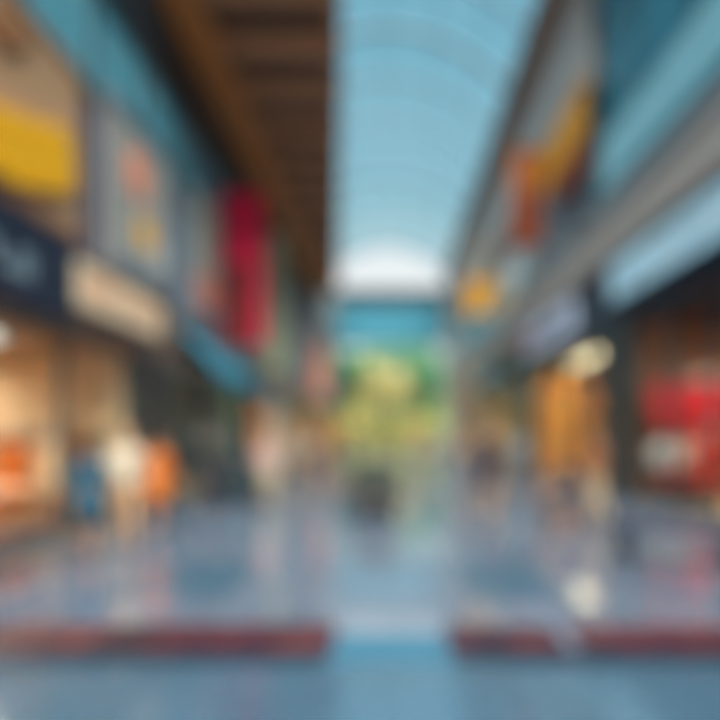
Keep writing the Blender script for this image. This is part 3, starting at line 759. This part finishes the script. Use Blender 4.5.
def person(px, Y, label, top, trousers, hair='hair_brown', skin='skin', rz=0, pose='walk', hgt=1.7, skirt=None, long_hair=False, x=None, stride=.16, group=None, arms='down', bag=None):
    """front of the body is local -Y"""
    if x is None: x = (px - CX) / F * Y
    t = thing('person', (x, Y, 0), label, 'person', group, rz)
    s = hgt / 1.7; st = stride if pose == 'walk' else .02
    def V(a, b, c): return (a * s, b * s, c * s)
    N_ = []; E_ = []
    def add(p, r, par=None):
        N_.append((V(*p), tuple(v * s for v in r) if isinstance(r, tuple) else r * s)); i = len(N_) - 1
        if par is not None: E_.append((par, i))
        return i
    pel = add((0, 0, .95), (.135, .10)); wai = add((0, 0, 1.1), (.115, .085), pel); che = add((0, .005, 1.27), (.135, .1), wai)
    nb = add((0, .01, 1.4), (.095, .065), che); nk = add((0, .0, 1.47), .05, nb); hd = add((0, -.01, 1.56), (.072, .088), nk); cr = add((0, -.005, 1.64), (.066, .08), hd)
    ns = add((0, -.108, 1.555), (.011, .013), hd)
    for sd in (-1, 1): add((sd * .082, 0, 1.555), (.012, .02), hd)
    J = {}
    for sd in (-1, 1):
        sh = add((sd * .16, .005, 1.36), .052, che)
        if arms == 'push': el_p, wr_p, pa_p = (sd * .2, -.06, 1.15), (sd * .16, -.28, 1.04), (sd * .15, -.36, 1.04)
        elif arms == 'bent' and sd == 1: el_p, wr_p, pa_p = (sd * .22, .03, 1.14), (sd * .12, -.2, 1.2), (sd * .08, -.26, 1.24)
        else:
            sw = (st * .8) * (sd if pose == 'walk' else 0); el_p, wr_p, pa_p = (sd * .225, .03 + sw * .4, 1.13), (sd * .24, -.03 + sw, .9), (sd * .24, -.05 + sw * 1.1, .82)
        el = add(el_p, .04, sh); wr = add(wr_p, .026, el); pa = add(pa_p, (.034, .02), wr)
        J[sd] = (V(sd * .16, .005, 1.36), V(*el_p), V(*wr_p))
        d = Vector(pa_p) - Vector(wr_p); d.normalize(); side_v = Vector((0, 1, 0)) if abs(d.z) > .7 else Vector((1, 0, 0))
        curl = Vector((-sd * .25, -.1, 0)) if abs(d.z) > .7 else Vector((0, 0, -.6))
        for q, ln in enumerate((.062, .07, .066, .052)):
            o_ = side_v * (q - 1.5) * .019
            a = Vector(pa_p) + d * .035 + o_; b_ = a + (d + curl * .3).normalized() * ln * .5; c_ = b_ + (d + curl).normalized() * ln * .5
            i1 = add(tuple(a), .009, pa); i2 = add(tuple(b_), .0085, i1); add(tuple(c_), .0075, i2)
        th0 = Vector(pa_p) - side_v * .03 - d * .005; th1 = th0 - side_v * .022 + d * .03
        i1 = add(tuple(th0), .011, pa); add(tuple(th1), .009, i1)
    K = {}
    for sd in (-1, 1):
        off = st * -sd
        hp = add((sd * .085, 0, .8), .083, pel); kn = add((sd * .095, off * .6 - .02, .49), .055, hp)
        an = add((sd * .095, off + .02, .1), .036, kn); add((sd * .1, off - .12, .035), (.036, .026), an)
        K[sd] = (V(sd * .085, 0, .8), V(sd * .095, off * .6 - .02, .49), V(sd * .095, off + .02, .1), V(sd * .1, off - .12, .035))
    body = skin_mesh('body', N_, E_, M[skin], t)
    # face details
    for sd in (-1, 1): MB().ell(V(sd * .03, -.083, 1.58), .012 * s, .008 * s, .008 * s, 10, 6).build('eye', M['eye'], t, True)
    MB().ell(V(0, -.085, 1.51), .024 * s, .008 * s, .008 * s, 10, 6).build('mouth', M['lip'], t, True)
    # hair
    hm = MB().ell(V(0, .018, 1.597), .078 * s, .094 * s, .098 * s, 18, 9, -.35, 1).ell(V(0, .05, 1.56), .07 * s, .055 * s, .09 * s, 14, 8)
    if long_hair: hm.ell(V(0, .07, 1.5), .09 * s, .05 * s, .15 * s, 14, 8)
    hm.build('hair', M[hair], t, True)
    # top garment
    n2 = [(V(0, 0, .85), (.152 * s, .12 * s)), (V(0, 0, .95), (.15 * s, .118 * s)), (V(0, 0, 1.1), (.133 * s, .103 * s)), (V(0, .005, 1.28), (.153 * s, .118 * s)), (V(0, .01, 1.395), (.105 * s, .078 * s))]
    e2 = [(0, 1), (1, 2), (2, 3), (3, 4)]
    for sd in (-1, 1):
        a, b_, c_ = J[sd]; k = len(n2)
        n2 += [(a, .066 * s), (b_, .052 * s), (c_, .036 * s)]; e2 += [(3, k), (k, k + 1), (k + 1, k + 2)]
    skin_mesh('jacket', n2, e2, M[top], t)
    if skirt:
        MB().lathe([(.24 * s, .5 * s), (.2 * s, .75 * s), (.17 * s, .95 * s), (.15 * s, 1.02 * s)], n=24, sy=.85).build('skirt', M[skirt], t, True)
    else:
        n3 = [(V(0, 0, .9), (.14 * s, .108 * s)), (V(0, 0, 1.02), (.125 * s, .096 * s))]; e3 = [(0, 1)]
        for sd in (-1, 1):
            a, b_, c_, d_ = K[sd]; k = len(n3)
            n3 += [(a, .094 * s), (b_, .072 * s), (tuple(c_), .052 * s)]; e3 += [(0, k), (k, k + 1), (k + 1, k + 2)]
        skin_mesh('trousers', n3, e3, M[trousers], t)
    for sd in (-1, 1):
        a, b_, c_, d_ = K[sd]
        g = MB().ell((d_[0], (c_[1] + d_[1]) / 2, .0), .05 * s, .14 * s, .085 * s, 14, 6, 0.0, 1)
        g.build('shoe', M['shoe'], t, True)
    if bag:
        bx_ = (.3 * s, .02, .0)
    return t

person(90, 7.9, 'person in a long teal tunic and dark grey trousers before the cream left shop', 'tealshirt', 'greytrouser', 'hair_black', 'skin2', rz=math.pi, pose='walk', hgt=1.56, skirt='tealshirt')
person(126, 8.6, 'person in a cream top and tan trousers beside the one in teal', 'white_cloth', 'tan', 'hair_blond', rz=.3, hgt=1.72, long_hair=True)
person(158, 10.0, 'person in a long orange tunic by the dark left column', 'orange', 'rusttrouser', 'hair_brown', rz=math.pi - .4, hgt=1.6, skirt='orange')
person(487, 12.6, 'person in a long navy coat and dark jeans right of the central aisle', 'navyjacket', 'navyjacket', 'hair_black', rz=0, hgt=1.8, skirt='navyjacket')
person(599, 10.7, 'person in a brown top and tan trousers pushing a dark stroller', 'brown', 'creamtrouser', 'hair_brown', rz=-math.pi / 2 - .2, hgt=1.6, arms='push', skirt=None)
person(210, 12.9, 'person in a dark slate jacket left of the aisle, near the dark kiosk', 'wall_dark', 'navyjacket', 'hair_brown', rz=2.4, hgt=1.68)
person(267, 13.4, 'person in a pale pink top and cream trousers, left of the aisle', 'pink', 'creamtrouser', 'hair_blond', rz=.2, hgt=1.66, long_hair=True)
far = [(288, 21, 'lilac', 'greytrouser', 'distant person in a pale lilac top on the left'), (312, 27, 'white', 'jeans', 'distant person in a white top on the left'),
       (334, 33, 'salmon', 'jeans', 'distant person in a salmon top left of the planter'), (355, 30, 'greytrouser', 'navyjacket', 'distant person in a grey top behind the planter'),
       (424, 26, 'pink', 'lilac', 'distant person in a pale pink top in the bright aisle'), (442, 34, 'bluegrey', 'greytrouser', 'distant person in a blue-grey top on the right'),
       (462, 24, 'tan', 'jeans', 'distant person in a tan top left of the one in navy'), (520, 19, 'bluegrey', 'jeans', 'person in a blue-grey top before the amber-lit shop')]
for i, (px, Y, a, b_, lab) in enumerate(far):
    person(px, Y, lab, a, b_, ['hair_brown', 'hair_black', 'hair_blond'][i % 3], rz=[0, math.pi, .3, 2.8][i % 4], hgt=1.62 + (i % 4) * .04)

# stroller
x = (570 - CX) / F * 10.8
t = thing('stroller', (x - .08, 10.85, 0), 'dark baby stroller pushed by the person in brown', 'stroller', None, -math.pi / 2 - .2)
MB().prism([(-.32, .45), (.2, .42), (.3, .62), (.26, .95), (.12, .95), (.1, .6), (-.3, .6)], 'x', -.2, .2).build('seat', M['navyjacket'], t, bevel=.03)
MB().prism([(.28, .9), (.24, 1.04), (.08, 1.08), (-.08, 1.0), (-.12, .88), (.06, .86)], 'x', -.22, .22).build('hood', M['black'], t, bevel=.02)
for sx in (-.23, .23):
    MB().tube([(sx, .5, 1.04), (sx, .3, .8), (sx, -.25, .16)], .014).build('frame', M['steel'], t); MB().tube([(sx, .28, .16), (sx, 0, .5)], .014).build('rear_strut', M['steel'], t)
    for yy in (-.27, .28):
        MB().prism([(yy + .12 * math.cos(a * math.pi / 10), .12 + .12 * math.sin(a * math.pi / 10)) for a in range(20)], 'x', sx - .02 * (1 if sx > 0 else -1), sx + .03 * (1 if sx > 0 else -1)).build('wheel', M['black'], t)
MB().tube([(-.23, .5, 1.04), (.23, .5, 1.04)], .016).build('handle', M['black'], t)

# ------------------------------------------------------------------ light
w = bpy.data.worlds.new('sky'); SC.world = w; w.use_nodes = True
nt = w.node_tree; bg = nt.nodes['Background']
tc = nt.nodes.new('ShaderNodeTexCoord'); sp = nt.nodes.new('ShaderNodeSeparateXYZ'); cr = nt.nodes.new('ShaderNodeValToRGB')
nt.links.new(tc.outputs['Generated'], sp.inputs[0]); nt.links.new(sp.outputs[2], cr.inputs[0]); nt.links.new(cr.outputs[0], bg.inputs[0])
e = cr.color_ramp.elements
e[0].position = 0.0; e[0].color = lin((226, 232, 232)) + (1,)
e[1].position = 1.0; e[1].color = lin((128, 180, 204)) + (1,)
k = e.new(.27); k.color = lin((244, 250, 252)) + (1,)
k = e.new(.34); k.color = lin((184, 220, 230)) + (1,)
k = e.new(.55); k.color = lin((148, 196, 212)) + (1,)
bg.inputs[1].default_value = 0.84
sun = bpy.data.lights.new('sun', 'SUN'); so = bpy.data.objects.new('sun', sun); COL.objects.link(so)
sun.energy = 14.0; sun.angle = R(60); sun.color = (1, .89, .76); so.rotation_euler = (R(30), R(4), 0)
so.location = (0, 0, 40)

vs = SC.view_settings; vs.view_transform = 'Standard'; vs.look = 'None'; vs.gamma = 1; vs.exposure = 0.2
vs.use_curve_mapping = False
SC.cycles.use_denoising = True
SC.cycles.max_bounces = 8; SC.cycles.transparent_max_bounces = 12
SC.cycles.sample_clamp_indirect = 6; SC.cycles.caustics_reflective = False; SC.cycles.caustics_refractive = False
